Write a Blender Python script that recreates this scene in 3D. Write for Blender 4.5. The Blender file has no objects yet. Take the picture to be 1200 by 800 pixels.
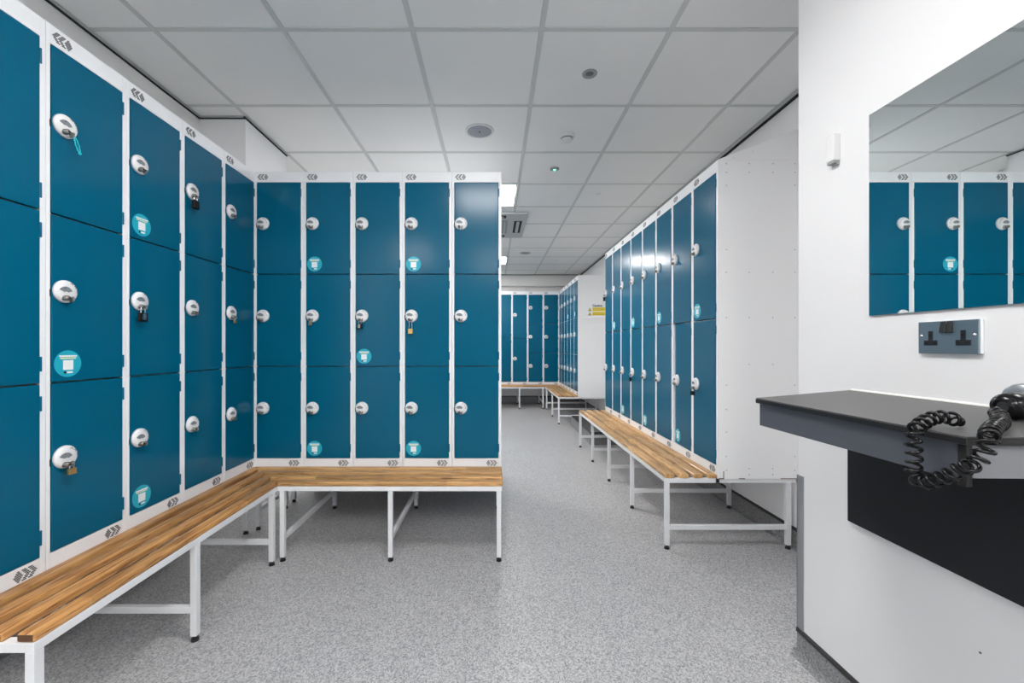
import bpy, bmesh, math, random
from mathutils import Vector, Matrix
random.seed(7)
PI = math.pi
scene = bpy.context.scene
col = scene.collection

# ---------------------------------------------------------------- camera
EYE = 1.171
F = 487.0
cam_d = bpy.data.cameras.new('camera')
cam_d.sensor_width = 36.0
cam_d.lens = F / 1200.0 * 36.0
cam_d.shift_x = 20.5 / 1200.0
cam_d.shift_y = 6.0 / 1200.0
cam_d.clip_start = 0.02
cam = bpy.data.objects.new('camera', cam_d)
cam.location = (0, 0, EYE)
cam.rotation_euler = (PI / 2, 0, 0)
col.objects.link(cam)
scene.camera = cam

# ---------------------------------------------------------------- world, exposure
world = bpy.data.worlds.new('world')
scene.world = world
world.use_nodes = True
world.node_tree.nodes['Background'].inputs[0].default_value = (0.8, 0.9, 1.0, 1)
world.node_tree.nodes['Background'].inputs[1].default_value = 0.3
scene.view_settings.view_transform = 'Standard'
scene.view_settings.look = 'None'
scene.view_settings.gamma = 1.0
scene.view_settings.exposure = 0.52
PANEL_EMIT = 26.0                      # radiance of the LED ceiling panels
try:
    scene.cycles.max_bounces = 14
    scene.cycles.diffuse_bounces = 10
    scene.cycles.glossy_bounces = 5
    scene.cycles.sample_clamp_indirect = 8
    scene.cycles.use_denoising = True
except Exception:
    pass

# ---------------------------------------------------------------- materials
def srgb(r, g, b):
    f = lambda c: (c / 255 / 12.92) if c / 255 <= 0.04045 else ((c / 255 + 0.055) / 1.055) ** 2.4
    return (f(r), f(g), f(b), 1)

def mat(name, color, rough=0.5, metal=0.0, spec=0.5, coat=0.0, bump=None, vary=0.0, vscale=3.0):
    m = bpy.data.materials.new(name)
    m.use_nodes = True
    nt = m.node_tree
    b = nt.nodes['Principled BSDF']
    b.inputs['Base Color'].default_value = color
    b.inputs['Roughness'].default_value = rough
    b.inputs['Metallic'].default_value = metal
    b.inputs['Specular IOR Level'].default_value = spec
    b.inputs['Coat Weight'].default_value = coat
    tc = nt.nodes.new('ShaderNodeTexCoord')
    if vary:
        n = nt.nodes.new('ShaderNodeTexNoise')
        n.inputs['Scale'].default_value = vscale
        n.inputs['Detail'].default_value = 5
        nt.links.new(tc.outputs['Object'], n.inputs['Vector'])
        mx = nt.nodes.new('ShaderNodeMix')
        mx.data_type = 'RGBA'
        mx.inputs[6].default_value = tuple(c * (1 - vary) for c in color[:3]) + (1,)
        mx.inputs[7].default_value = tuple(min(1, c * (1 + vary)) for c in color[:3]) + (1,)
        nt.links.new(n.outputs[0], mx.inputs[0])
        nt.links.new(mx.outputs[2], b.inputs['Base Color'])
    if bump:
        sc, st = bump
        n = nt.nodes.new('ShaderNodeTexNoise')
        n.inputs['Scale'].default_value = sc
        n.inputs['Detail'].default_value = 3
        nt.links.new(tc.outputs['Object'], n.inputs['Vector'])
        bp = nt.nodes.new('ShaderNodeBump')
        bp.inputs['Strength'].default_value = st
        bp.inputs['Distance'].default_value = 0.002
        nt.links.new(n.outputs[0], bp.inputs['Height'])
        nt.links.new(bp.outputs[0], b.inputs['Normal'])
    return m

def speckle(name, dark, light, rough):
    m = bpy.data.materials.new(name)
    m.use_nodes = True
    nt = m.node_tree
    b = nt.nodes['Principled BSDF']
    tc = nt.nodes.new('ShaderNodeTexCoord')
    n1 = nt.nodes.new('ShaderNodeTexVoronoi')
    n1.inputs['Scale'].default_value = 210
    r1 = nt.nodes.new('ShaderNodeValToRGB')
    r1.color_ramp.elements[0].position = 0.10
    r1.color_ramp.elements[0].color = dark
    r1.color_ramp.elements[1].position = 0.80
    r1.color_ramp.elements[1].color = light
    n2 = nt.nodes.new('ShaderNodeTexVoronoi')
    n2.inputs['Scale'].default_value = 120
    r2 = nt.nodes.new('ShaderNodeValToRGB')
    r2.color_ramp.elements[0].position = 0.10
    r2.color_ramp.elements[0].color = (0.42, 0.42, 0.43, 1)
    r2.color_ramp.elements[1].position = 0.24
    r2.color_ramp.elements[1].color = (1, 1, 1, 1)
    n3 = nt.nodes.new('ShaderNodeTexNoise')
    n3.inputs['Scale'].default_value = 1.3
    n3.inputs['Detail'].default_value = 4
    r3 = nt.nodes.new('ShaderNodeValToRGB')
    r3.color_ramp.elements[0].color = (0.86, 0.855, 0.85, 1)
    r3.color_ramp.elements[1].color = (1, 1, 1, 1)
    mx = nt.nodes.new('ShaderNodeMix'); mx.data_type = 'RGBA'; mx.blend_type = 'MULTIPLY'; mx.inputs[0].default_value = 0.75
    mx2 = nt.nodes.new('ShaderNodeMix'); mx2.data_type = 'RGBA'; mx2.blend_type = 'MULTIPLY'; mx2.inputs[0].default_value = 1
    for n in (n1, n2, n3):
        nt.links.new(tc.outputs['Object'], n.inputs['Vector'])
    nt.links.new(n1.outputs[1], r1.inputs[0]); nt.links.new(n2.outputs[0], r2.inputs[0]); nt.links.new(n3.outputs[0], r3.inputs[0])
    nt.links.new(r1.outputs[0], mx.inputs[6]); nt.links.new(r2.outputs[0], mx.inputs[7])
    nt.links.new(mx.outputs[2], mx2.inputs[6]); nt.links.new(r3.outputs[0], mx2.inputs[7])
    nt.links.new(mx2.outputs[2], b.inputs['Base Color'])
    b.inputs['Roughness'].default_value = rough
    bp = nt.nodes.new('ShaderNodeBump'); bp.inputs['Strength'].default_value = 0.06; bp.inputs['Distance'].default_value = 0.001
    nt.links.new(n1.outputs[0], bp.inputs['Height']); nt.links.new(bp.outputs[0], b.inputs['Normal'])
    return m

def wood(name, axis, light, dark):
    """varnished finger-jointed slats: staves of slightly different tone, streaky grain along the axis"""
    m = bpy.data.materials.new(name)
    m.use_nodes = True
    nt = m.node_tree
    N = nt.nodes.new; L = nt.links.new
    b = nt.nodes['Principled BSDF']
    tc = N('ShaderNodeTexCoord'); oi = N('ShaderNodeObjectInfo')
    off = N('ShaderNodeVectorMath'); off.operation = 'SCALE'
    cmb = N('ShaderNodeCombineXYZ')
    for i in range(3): L(oi.outputs['Random'], cmb.inputs[i])
    L(cmb.outputs[0], off.inputs[0]); off.inputs['Scale'].default_value = 9.0
    add = N('ShaderNodeVectorMath'); add.operation = 'ADD'
    L(tc.outputs['Object'], add.inputs[0]); L(off.outputs[0], add.inputs[1])
    mp = N('ShaderNodeMapping')
    sc = [26, 26, 26]; sc[axis] = 1.6
    mp.inputs['Scale'].default_value = sc
    L(add.outputs[0], mp.inputs[0])
    n1 = N('ShaderNodeTexNoise'); n1.inputs['Scale'].default_value = 2.4; n1.inputs['Detail'].default_value = 8; n1.inputs['Distortion'].default_value = 1.2
    L(mp.outputs[0], n1.inputs['Vector'])
    r = N('ShaderNodeValToRGB')
    r.color_ramp.elements[0].position = 0.30; r.color_ramp.elements[0].color = dark
    r.color_ramp.elements[1].position = 0.62; r.color_ramp.elements[1].color = light
    L(n1.outputs[0], r.inputs[0])
    # staves
    sep = N('ShaderNodeSeparateXYZ'); L(add.outputs[0], sep.inputs[0])
    mu = N('ShaderNodeMath'); mu.operation = 'MULTIPLY'; mu.inputs[1].default_value = 2.6; L(sep.outputs[axis], mu.inputs[0])
    fl = N('ShaderNodeMath'); fl.operation = 'FLOOR'; L(mu.outputs[0], fl.inputs[0])
    ad = N('ShaderNodeMath'); ad.operation = 'ADD'; L(fl.outputs[0], ad.inputs[0]); L(oi.outputs['Random'], ad.inputs[1])
    wn = N('ShaderNodeTexWhiteNoise'); wn.noise_dimensions = '1D'; L(ad.outputs[0], wn.inputs['W'])
    mr = N('ShaderNodeMapRange'); mr.inputs['To Min'].default_value = 0.72; mr.inputs['To Max'].default_value = 1.18
    L(wn.outputs[0], mr.inputs['Value'])
    hsv = N('ShaderNodeHueSaturation'); L(mr.outputs[0], hsv.inputs['Value']); L(r.outputs[0], hsv.inputs['Color'])
    # dark streaks
    n2 = N('ShaderNodeTexNoise'); n2.inputs['Scale'].default_value = 6; n2.inputs['Detail'].default_value = 4
    L(mp.outputs[0], n2.inputs['Vector'])
    r2 = N('ShaderNodeValToRGB'); r2.color_ramp.elements[0].position = 0.33; r2.color_ramp.elements[0].color = (0.38, 0.3, 0.24, 1)
    r2.color_ramp.elements[1].position = 0.43; r2.color_ramp.elements[1].color = (1, 1, 1, 1)
    L(n2.outputs[0], r2.inputs[0])
    mx = N('ShaderNodeMix'); mx.data_type = 'RGBA'; mx.blend_type = 'MULTIPLY'; mx.inputs[0].default_value = 1
    L(hsv.outputs[0], mx.inputs[6]); L(r2.outputs[0], mx.inputs[7]); L(mx.outputs[2], b.inputs['Base Color'])
    b.inputs['Roughness'].default_value = 0.42
    b.inputs['Coat Weight'].default_value = 0.15
    bp = N('ShaderNodeBump'); bp.inputs['Strength'].default_value = 0.25; bp.inputs['Distance'].default_value = 0.001
    L(n1.outputs[0], bp.inputs['Height']); L(bp.outputs[0], b.inputs['Normal'])
    return m

def emissive(name, color, s):
    m = bpy.data.materials.new(name)
    m.use_nodes = True
    b = m.node_tree.nodes['Principled BSDF']
    b.inputs['Base Color'].default_value = (0.8, 0.8, 0.8, 1)
    b.inputs['Emission Color'].default_value = color
    b.inputs['Emission Strength'].default_value = s
    return m

M = {
    'teal': mat('teal_powder_coat', (0.0, 0.106, 0.195, 1), 0.19, 0, 0.22, 0.0, (60, 0.05), 0.06, 2.5),
    'frame': mat('white_powder_coat', (0.855, 0.865, 0.89, 1), 0.35, 0, 0.5, 0, (80, 0.05)),
    'endp': mat('white_painted_sheet', (0.87, 0.87, 0.875, 1), 0.32, 0, 0.5, 0, (14, 0.04)),
    'wallw': mat('white_wall_paint', (0.86, 0.86, 0.87, 1), 0.5, 0, 0.4, 0, (9, 0.25)),
    'wallf': mat('grey_blue_wall_paint', (0.16, 0.22, 0.25, 1), 0.6),
    'walln': mat('near_wall_paint', (0.735, 0.735, 0.745, 1), 0.5, 0, 0.4, 0, (9, 0.25)),
    'wallg': mat('grey_white_wall_paint', (0.80, 0.79, 0.775, 1), 0.6, 0, 0.3, 0, (9, 0.2)),
    'tile': mat('ceiling_tile', (0.79, 0.795, 0.79, 1), 0.8, 0, 0.2, 0, (300, 0.25), 0.03, 4),
    'tee': mat('ceiling_grid_paint', (0.56, 0.575, 0.57, 1), 0.5, 0, 0.3),
    'floor': speckle('speckled_grey_vinyl', (0.225, 0.228, 0.238, 1), (0.575, 0.575, 0.585, 1), 0.36),
    'cove': speckle('speckled_dark_vinyl', (0.12, 0.123, 0.13, 1), (0.33, 0.335, 0.345, 1), 0.45),
    'black': mat('black_plastic', (0.012, 0.012, 0.014, 1), 0.35),
    'gap': mat('dark_interior', (0.006, 0.007, 0.009, 1), 0.8),
    'tube': mat('white_steel_tube', (0.76, 0.77, 0.79, 1), 0.33, 0, 0.5, 0, (90, 0.04)),
    'lockw': mat('white_moulded_plastic', (0.78, 0.78, 0.79, 1), 0.35),
    'grip': mat('grey_moulded_plastic', (0.20, 0.22, 0.24, 1), 0.45),
    'mark': mat('engraved_brown_mark', (0.22, 0.17, 0.15, 1), 0.6),
    'steel': mat('worn_steel', (0.30, 0.285, 0.26, 1), 0.32, 1.0),
    'chrome': mat('bright_chrome', (0.8, 0.8, 0.82, 1), 0.12, 1.0),
    'dryer': mat('brushed_silver_casing', (0.42, 0.44, 0.46, 1), 0.3, 0.9),
    'brass': mat('brass', (0.83, 0.52, 0.20, 1), 0.28, 1.0),
    'bronze': mat('dull_bronze', (0.45, 0.33, 0.18, 1), 0.4, 1.0),
    'lackblk': mat('black_lacquer', (0.004, 0.004, 0.005, 1), 0.22, 0, 0.3),
    'stick': mat('turquoise_vinyl', (0.012, 0.40, 0.53, 1), 0.4),
    'white': mat('white_print', (0.85, 0.87, 0.88, 1), 0.5),
    'cream': mat('cream_print', (0.70, 0.75, 0.45, 1), 0.5),
    'cord': mat('turquoise_cord', (0.01, 0.55, 0.62, 1), 0.5),
    'wood_y': wood('slat_wood_lengthwise', 1, (0.60, 0.31, 0.105, 1), (0.30, 0.125, 0.035, 1)),
    'wood_x': wood('slat_wood_crosswise', 0, (0.62, 0.36, 0.14, 1), (0.36, 0.17, 0.05, 1)),
    'wood_r': wood('pale_slat_wood', 1, (0.72, 0.44, 0.19, 1), (0.46, 0.23, 0.08, 1)),
    'woodend': mat('dark_end_grain', (0.10, 0.042, 0.015, 1), 0.6),
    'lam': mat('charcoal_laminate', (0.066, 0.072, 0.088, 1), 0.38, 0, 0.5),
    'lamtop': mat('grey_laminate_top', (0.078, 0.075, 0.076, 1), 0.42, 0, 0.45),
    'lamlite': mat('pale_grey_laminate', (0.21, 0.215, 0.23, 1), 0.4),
    'lamdark': mat('near_black_laminate', (0.011, 0.012, 0.015, 1), 0.4, 0, 0.3),
    'lamedge': mat('black_edge_band', (0.012, 0.012, 0.013, 1), 0.3),
    'sealant': mat('white_sealant', (0.85, 0.83, 0.80, 1), 0.4),
    'guard': mat('dull_metal_guard', (0.36, 0.37, 0.385, 1), 0.42, 0.6),
    'satin': mat('satin_steel_plate', (0.33, 0.40, 0.44, 1), 0.34, 0.9, 0.5, 0, (60, 0.1)),
    'edge': mat('mirror_edge', (0.25, 0.28, 0.27, 1), 0.3),
    'speaker': mat('speaker_mesh', (0.27, 0.285, 0.33, 1), 0.6),
    'dgrey': mat('dark_grey', (0.09, 0.095, 0.10, 1), 0.5),
    'mgrey': mat('mid_grey', (0.28, 0.29, 0.29, 1), 0.5),
    'cwhite': mat('ceiling_fitting_white', (0.70, 0.70, 0.70, 1), 0.4),
    'cgrey': mat('cassette_grey', (0.46, 0.48, 0.47, 1), 0.45),
    'green': emissive('green_status_light', (0.1, 1.0, 0.5, 1), 2.0),
    'led': emissive('led_diffuser', (1.0, 0.98, 0.96, 1), PANEL_EMIT),
    'yellow': mat('safety_yellow', (0.80, 0.62, 0.015, 1), 0.45),
    'rust': mat('rust', (0.10, 0.04, 0.02, 1), 0.8),
}
mm = bpy.data.materials.new('mirror_silver'); mm.use_nodes = True
_b = mm.node_tree.nodes['Principled BSDF']
_b.inputs['Base Color'].default_value = (0.80, 0.85, 0.845, 1); _b.inputs['Metallic'].default_value = 1; _b.inputs['Roughness'].default_value = 0.0
M['mirror'] = mm

# ---------------------------------------------------------------- mesh helpers
class MB:
    def __init__(s):
        s.v = []; s.f = []; s.m = []; s.s = []
    def add(s, vs, fs, m=0, smooth=False):
        o = len(s.v); s.v += [tuple(p) for p in vs]
        for f in fs:
            s.f.append([i + o for i in f]); s.m.append(m); s.s.append(smooth)
    def box(s, lo, hi, m=0):
        x0, y0, z0 = lo; x1, y1, z1 = hi
        s.add([(x0,y0,z0),(x1,y0,z0),(x1,y1,z0),(x0,y1,z0),(x0,y0,z1),(x1,y0,z1),(x1,y1,z1),(x0,y1,z1)],
              [(0,3,2,1),(4,5,6,7),(0,1,5,4),(1,2,6,5),(2,3,7,6),(3,0,4,7)], m)
        return s
    def prism(s, poly, z0, z1, m=0):
        """footprint poly (x,y), counter-clockwise, from z0 to z1"""
        n = len(poly)
        vs = [(x, y, z0) for x, y in poly] + [(x, y, z1) for x, y in poly]
        fs = [tuple(range(n - 1, -1, -1)), tuple(range(n, 2 * n))]
        fs += [(i, (i + 1) % n, (i + 1) % n + n, i + n) for i in range(n)]
        s.add(vs, fs, m); return s
    def prism_y(s, poly, y0, y1, m=0):
        """outline poly (x,z), seen from the front (-y), extruded y0 (front) to y1"""
        n = len(poly)
        vs = [(x, y0, z) for x, z in poly] + [(x, y1, z) for x, z in poly]
        fs = [tuple(range(n)), tuple(range(2 * n - 1, n - 1, -1))]
        fs += [((i + 1) % n, i, i + n, (i + 1) % n + n) for i in range(n)]
        s.add(vs, fs, m); return s
    def cyl(s, p0, p1, r0, r1=None, n=16, m=0, cap=True, smooth=True):
        r1 = r0 if r1 is None else r1
        p0 = Vector(p0); p1 = Vector(p1); d = (p1 - p0).normalized()
        a = Vector((1, 0, 0)) if abs(d.x) < 0.9 else Vector((0, 1, 0))
        u = d.cross(a).normalized(); w = d.cross(u)
        vs = []
        for p, r in ((p0, r0), (p1, r1)):
            for i in range(n):
                t = 2 * PI * i / n
                vs.append(p + (u * math.cos(t) + w * math.sin(t)) * r)
        s.add(vs, [(i, (i + 1) % n, (i + 1) % n + n, i + n) for i in range(n)], m, smooth)
        if cap:
            s.add(vs[:n], [tuple(range(n - 1, -1, -1))], m); s.add(vs[n:], [tuple(range(n))], m)
        return s
    def lathe(s, prof, o, axis, n=24, m=0):
        """prof: (radius, distance along axis) pairs"""
        o = Vector(o); d = Vector(axis).normalized()
        a = Vector((1, 0, 0)) if abs(d.x) < 0.9 else Vector((0, 1, 0))
        u = d.cross(a).normalized(); w = d.cross(u)
        vs = []
        for r, h in prof:
            r = max(r, 1e-5)
            for i in range(n):
                t = 2 * PI * i / n
                vs.append(o + d * h + (u * math.cos(t) + w * math.sin(t)) * r)
        fs = []
        for k in range(len(prof) - 1):
            for i in range(n):
                fs.append((k*n+i, k*n+(i+1) % n, (k+1)*n+(i+1) % n, (k+1)*n+i))
        s.add(vs, fs, m, True); return s
    def tube(s, pts, r, n=8, m=0, closed=False, cap=True):
        pts = [Vector(p) for p in pts]; N = len(pts)
        tang = []
        for i in range(N):
            if closed: t = pts[(i + 1) % N] - pts[i - 1]
            else: t = pts[min(i + 1, N - 1)] - pts[max(i - 1, 0)]
            tang.append(t.normalized())
        a = Vector((0, 0, 1)) if abs(tang[0].z) < 0.9 else Vector((1, 0, 0))
        u = (a - tang[0] * a.dot(tang[0])).normalized()
        vs = []
        for i in range(N):
            u = (u - tang[i] * u.dot(tang[i])).normalized(); w = tang[i].cross(u)
            for k in range(n):
                t = 2 * PI * k / n
                vs.append(pts[i] + (u * math.cos(t) + w * math.sin(t)) * r)
        fs = []
        for i in range(N if closed else N - 1):
            j = (i + 1) % N
            for k in range(n):
                fs.append((i*n+k, i*n+(k+1) % n, j*n+(k+1) % n, j*n+k))
        s.add(vs, fs, m, True)
        if cap and not closed:
            s.add(vs[:n], [tuple(range(n - 1, -1, -1))], m); s.add(vs[-n:], [tuple(range(n))], m)
        return s
    def mesh(s, name, mats, bevel=0.0, seg=1, fix=True):
        me = bpy.data.meshes.new(name)
        me.from_pydata(s.v, [], s.f)
        for k in mats: me.materials.append(M[k] if isinstance(k, str) else k)
        for p, i, sm in zip(me.polygons, s.m, s.s):
            p.material_index = i; p.use_smooth = sm
        bm = bmesh.new(); bm.from_mesh(me)
        if bevel:
            es = [e for e in bm.edges if len(e.link_faces) == 2 and e.calc_face_angle(0) > 0.6]
            bmesh.ops.bevel(bm, geom=es, offset=bevel, segments=seg, profile=0.6, affect='EDGES', clamp_overlap=True)
        if fix: bmesh.ops.recalc_face_normals(bm, faces=bm.faces)
        bm.to_mesh(me); bm.free()
        return me

def obj(name, me, parent=None, loc=None, rot=None):
    o = bpy.data.objects.new(name, me); col.objects.link(o)
    if parent: o.parent = parent
    if loc: o.location = loc
    if rot: o.rotation_euler = rot
    return o
def tag(o, label=None, cat=None, group=None, kind=None):
    if label: o['label'] = label
    if cat: o['category'] = cat
    if group: o['group'] = group
    if kind: o['kind'] = kind
    return o
def thing(name, label, cat, loc=(0, 0, 0), rz=0.0, group=None):
    o = bpy.data.objects.new(name, None); col.objects.link(o)
    o.empty_display_size = 0.05
    o.location = loc; o.rotation_euler = (0, 0, rz)
    return tag(o, label, cat, group)
CACHE = {}
def part(name, key, fn, parent, loc=None, rot=None, label=None):
    if key not in CACHE: CACHE[key] = fn()
    o = obj(name, CACHE[key], parent, loc, rot)
    if label: o['label'] = label
    return o
def bx(lo, hi, mats, bevel=0.0, seg=1, name='box'):
    return MB().box(lo, hi).mesh(name, mats, bevel, seg)
def struct(name, me, label=None, cat=None):
    return tag(obj(name, me), label, cat, kind='structure')

# ---------------------------------------------------------------- room shell
XL, XR, XN = -1.872, 1.752, 1.161        # left wall, far right wall, near right wall
YB, YC, YF = 8.60, 1.589, -3.2           # far wall, corner of the near right wall, wall behind the camera
ZC = EYE + 1.45                          # face of the ceiling grid
WT = 2.74
struct('floor', bx((XL - .1, YF - .1, -.05), (XR + .1, YB + .1, 0), ['floor'], name='floor'), 'speckled grey vinyl floor running through the changing room', 'floor')
struct('wall_left', bx((XL - .12, YF, 0), (XL, YB, WT), ['wallg'], name='wall_left'), 'pale wall strip above the left row of lockers', 'wall')
struct('wall_right_far', bx((XR, YC, 0), (XR + .12, YB, WT), ['wallw'], name='wall_right_far'), 'white wall behind the right-hand row of lockers', 'wall')
struct('wall_right_near', bx((XN, YF, 0), (XR + .12, YC, WT), ['walln'], 0.004, 2, name='wall_right_near'), 'bright white wall carrying the mirror and counter', 'wall')
struct('wall_back', bx((XL - .12, YB, 0), (XR + .12, YB + .12, WT), ['wallw'], name='wall_back'), 'white end wall behind the far lockers', 'wall')
struct('wall_front', bx((XL - .12, YF - .12, 0), (XR + .12, YF, WT), ['wallf'], name='wall_front'), 'grey-blue wall behind the viewpoint', 'wall')
struct('wall_pier', bx((XL, 2.634, 2.262), (-1.577, 3.15, ZC + .004), ['wallw'], 0.002, name='wall_pier'), 'boxed white pier in the corner above the lockers', 'wall')
struct('wall_bulkhead', bx((XL, 8.37, 2.396), (XR, YB, WT), ['wallg'], name='wall_bulkhead'), 'boxed bulkhead above the far row of lockers', 'wall')
struct('trim_1', bx((XL, 8.50, 2.250), (.632, 8.52, 2.396), ['wallg'], 0.002, name='filler'), 'left filler panel above the far lockers', 'trim')
struct('trim_2', bx((.640, 8.50, 2.250), (XR, 8.52, 2.396), ['wallg'], 0.002, name='filler'), 'right filler panel above the far lockers', 'trim')

# ceiling: slab over, tiles and grid bars under it
ceil = struct('ceiling', bx((XL - .1, YF - .1, WT), (XR + .1, YB + .1, WT + .06), ['wallg'], name='ceiling'), 'suspended ceiling of grey-white square tiles in a metal grid', 'ceiling')
gx = [XL] + [.216 + .593 * k for k in range(-3, 3)] + [XR]
gy0, gp = 1.905, .603
gy = [YF] + [gy0 + gp * k for k in range(-8, 11)] + [8.37]
light_cells = {(4, 3), (1, 3), (1, 13)} | {(3, k) for k in range(len(gy) - 1) if abs((gy[k] - (gy0 - 2 * gp)) / (5 * gp) - round((gy[k] - (gy0 - 2 * gp)) / (5 * gp))) < 1e-3 and k > 0}  # panels outside the centre row are unseen fill lights added for brightness
for i in range(len(gx) - 1):
    for k in range(len(gy) - 1):
        if (i, k) in light_cells: continue
        x0, x1, y0, y1 = gx[i] + .008, gx[i + 1] - .008, gy[k] + .008, gy[k + 1] - .008
        if i == 0 and y1 > 2.65 and y0 < 3.2:           # cut round the pier
            if y0 < 2.63: y1 = 2.63
            elif y1 > 3.16: y0 = max(y0, 3.16)
            else: continue
        if x1 - x0 < .02 or y1 - y0 < .02: continue
        w, d = x1 - x0, y1 - y0
        part('ceiling_tile', ('tile', round(w, 3), round(d, 3)), lambda: bx((-w/2, -d/2, 0), (w/2, d/2, .014), ['tile'], name='ceiling_tile'),
             ceil, ((x0 + x1)/2, (y0 + y1)/2, ZC + .003 + random.uniform(0, .0015)))
def tee(lo, hi):
    o = obj('grid_bar', bx(lo, hi, ['tee'], 0.0015, name='grid_bar'), ceil)
for x in gx[1:-1]:
    y1, y0 = 8.37, YF
    if x < -1.5: tee((x - .012, YF, ZC), (x + .012, 2.634, ZC + .006)); tee((x - .012, 3.15, ZC), (x + .012, 8.37, ZC + .006))
    else: tee((x - .012, YF, ZC), (x + .012, 8.37, ZC + .006))
for y in gy[1:-1]:
    x0 = -1.577 if 2.634 < y < 3.15 else XL
    tee((x0, y - .012, ZC + .0008), (XR if y > YC else XN, y + .012, ZC + .0066))
# perimeter trims with their black shadow gap
def edge_trim(name, label, lo, hi, dlo, dhi):
    me = MB().box(lo, hi, 0).box(dlo, dhi, 1).mesh(name, ['cgrey', 'gap'])
    struct(name, me, label, 'trim')
edge_trim('trim_3', 'ceiling edge trim with dark gap along the left wall', (XL, YF, ZC - .004), (XL + .026, 2.634, ZC), (XL, YF, ZC - .009), (XL + .010, 2.634, ZC - .004))
edge_trim('trim_4', 'ceiling edge trim with dark gap along the right wall', (XR - .050, YC, ZC - .004), (XR, 8.37, ZC), (XR - .020, YC, ZC - .010), (XR, 8.37, ZC - .004))
edge_trim('trim_5', 'ceiling edge trim across the front of the corner pier', (XL, 2.610, ZC - .004), (-1.577, 2.634, ZC), (XL, 2.626, ZC - .009), (-1.577, 2.634, ZC - .004))
edge_trim('trim_6', 'ceiling edge trim along the side of the corner pier', (-1.577, 2.610, ZC - .004), (-1.553, 3.15, ZC), (-1.577, 2.610, ZC - .010), (-1.568, 3.15, ZC - .004))
edge_trim('trim_7', 'ceiling edge trim along the far bulkhead', (XL, 8.35, ZC - .004), (XR - .05, 8.37, ZC), (XL, 8.36, ZC - .012), (XR - .05, 8.37, ZC - .004))

# skirtings: coved vinyl upstand with a black capping strip
def skirting(name, label, axis, a0, a1, face, sgn, h=.10):
    """axis 0/1 = runs along x / y, face = wall face, sgn = direction into the room"""
    prof = [(0, 0), (.030, 0), (.012, .006), (.005, .022), (.004, h), (0, h)]
    def solid(m, prof, mi):
        n = len(prof)
        vs = []
        for a in (a0, a1):
            for d, z in prof:
                vs.append((a, face + sgn * d, z) if axis == 0 else (face + sgn * d, a, z))
        m.add(vs, [tuple(range(n)), tuple(range(2*n-1, n-1, -1))] + [(i, (i+1) % n, (i+1) % n + n, i + n) for i in range(n)], mi)
    m = MB(); solid(m, prof, 0); solid(m, [(0, h - .002), (.008, h - .002), (.008, h + .010), (0, h + .014)], 1)
    return struct(name, m.mesh(name, ['cove', 'black']), label, 'skirting')
skirting('baseboard_right_near', 'grey coved skirting with black cap under the mirror wall', 1, YF, YC, XN, -1, .088)
skirting('baseboard_right_far', 'dark coved skirting behind the right bench', 1, YC, 8.6, XR, -1, .105)
skirting('baseboard_corner', 'coved skirting round the wall corner', 0, XN, XR, YC, 1, .088)
skirting('baseboard_left', 'dark coved skirting behind the left bench', 1, YF, 8.6, XL, 1, .105)
skirting('baseboard_back', 'dark coved skirting below the far wall', 0, XL, XR, YB, -1, .14)

# corner guard on the near wall
g = MB().box((XN - .003, YC - .030, .10), (XN + .0, YC + .003, .682)).box((XN - .003, YC, .10), (XN + .04, YC + .003, .682))
tag(obj('corner_guard', g.mesh('corner_guard', ['guard'])), 'dull metal corner guard strip on the lower wall corner', 'corner guard')

# low plinth beyond the right bench
p = thing('low_plinth', 'low dark vinyl-clad step between the right bench and far lockers', 'step', (1.139, 4.95, 0))
part('upstand', 'pl_u', lambda: bx((0, 0, 0), (.60, 1.17, .138), ['cove'], 0.004, name='upstand'), p)
part('cap', 'pl_c', lambda: bx((-.004, -.004, .138), (.60, 1.174, .152), ['black'], 0.002, name='cap'), p)

# ---------------------------------------------------------------- lockers
P, H, HEAD, FOOT = .3048, 1.839, .064, .073
BASE = .409
LX, = (.0555,)
def vent(x0, zc, flip, w):
    """punched slots: two chevrons and a diamond"""
    m = MB(); s = -1 if flip else 1
    def slot(x, z):
        x = x0 + s * x
        m.box((x - .0029, -.0008, z - .0016), (x + .0029, .002, z + .0016))
    for c in (0, .0185):
        for r in range(-3, 4):
            for q in (0, .0068): slot(c + abs(r) * .0042 + q, zc + r * .0052)
    for r in range(-3, 4):
        n = 4 - abs(r)
        for q in range(n): slot(.0505 + (q - (n - 1) / 2) * .0068, zc + r * .0052)
    return m.mesh('vent', ['gap'])
def body_mesh(w, D, tiers):
    m = MB(); g = .0009
    m.box((g, 0, 0), (.0135, D, H)); m.box((w - .0183, 0, 0), (w - g, D, H))
    m.box((.0135, 0, H - HEAD), (w - .0183, .016, H)); m.box((.0135, 0, 0), (w - .0183, .016, FOOT))
    m.box((.0135, .016, H - .004), (w - .0183, D, H)); m.box((.0135, .03, 0), (w - .0183, D, .004)); m.box((.0135, D - .003, .004), (w - .0183, D, H - .004))
    zz = (H - HEAD - FOOT) / tiers
    for k in range(1, tiers): m.box((.0135, .012, FOOT + k * zz - .0015), (w - .0183, D - .003, FOOT + k * zz + .0015), 1)
    # folded return lines on the posts
    m.box((.0052, -.0012, .02), (.0066, 0, H - HEAD - .004)); m.box((w - .0105, -.0012, .02), (w - .0091, 0, H - HEAD - .004))
    return m.mesh('body', ['frame', 'gap'], 0.0007)
def door_mesh(w, h):
    x1 = w - .0198
    m = MB().box((.0163 - LX, -.0025, -h / 2), (x1 - .0006 - LX, .014, h / 2), 0)
    return m.mesh('door', ['teal'], 0.0022, 2)
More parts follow.
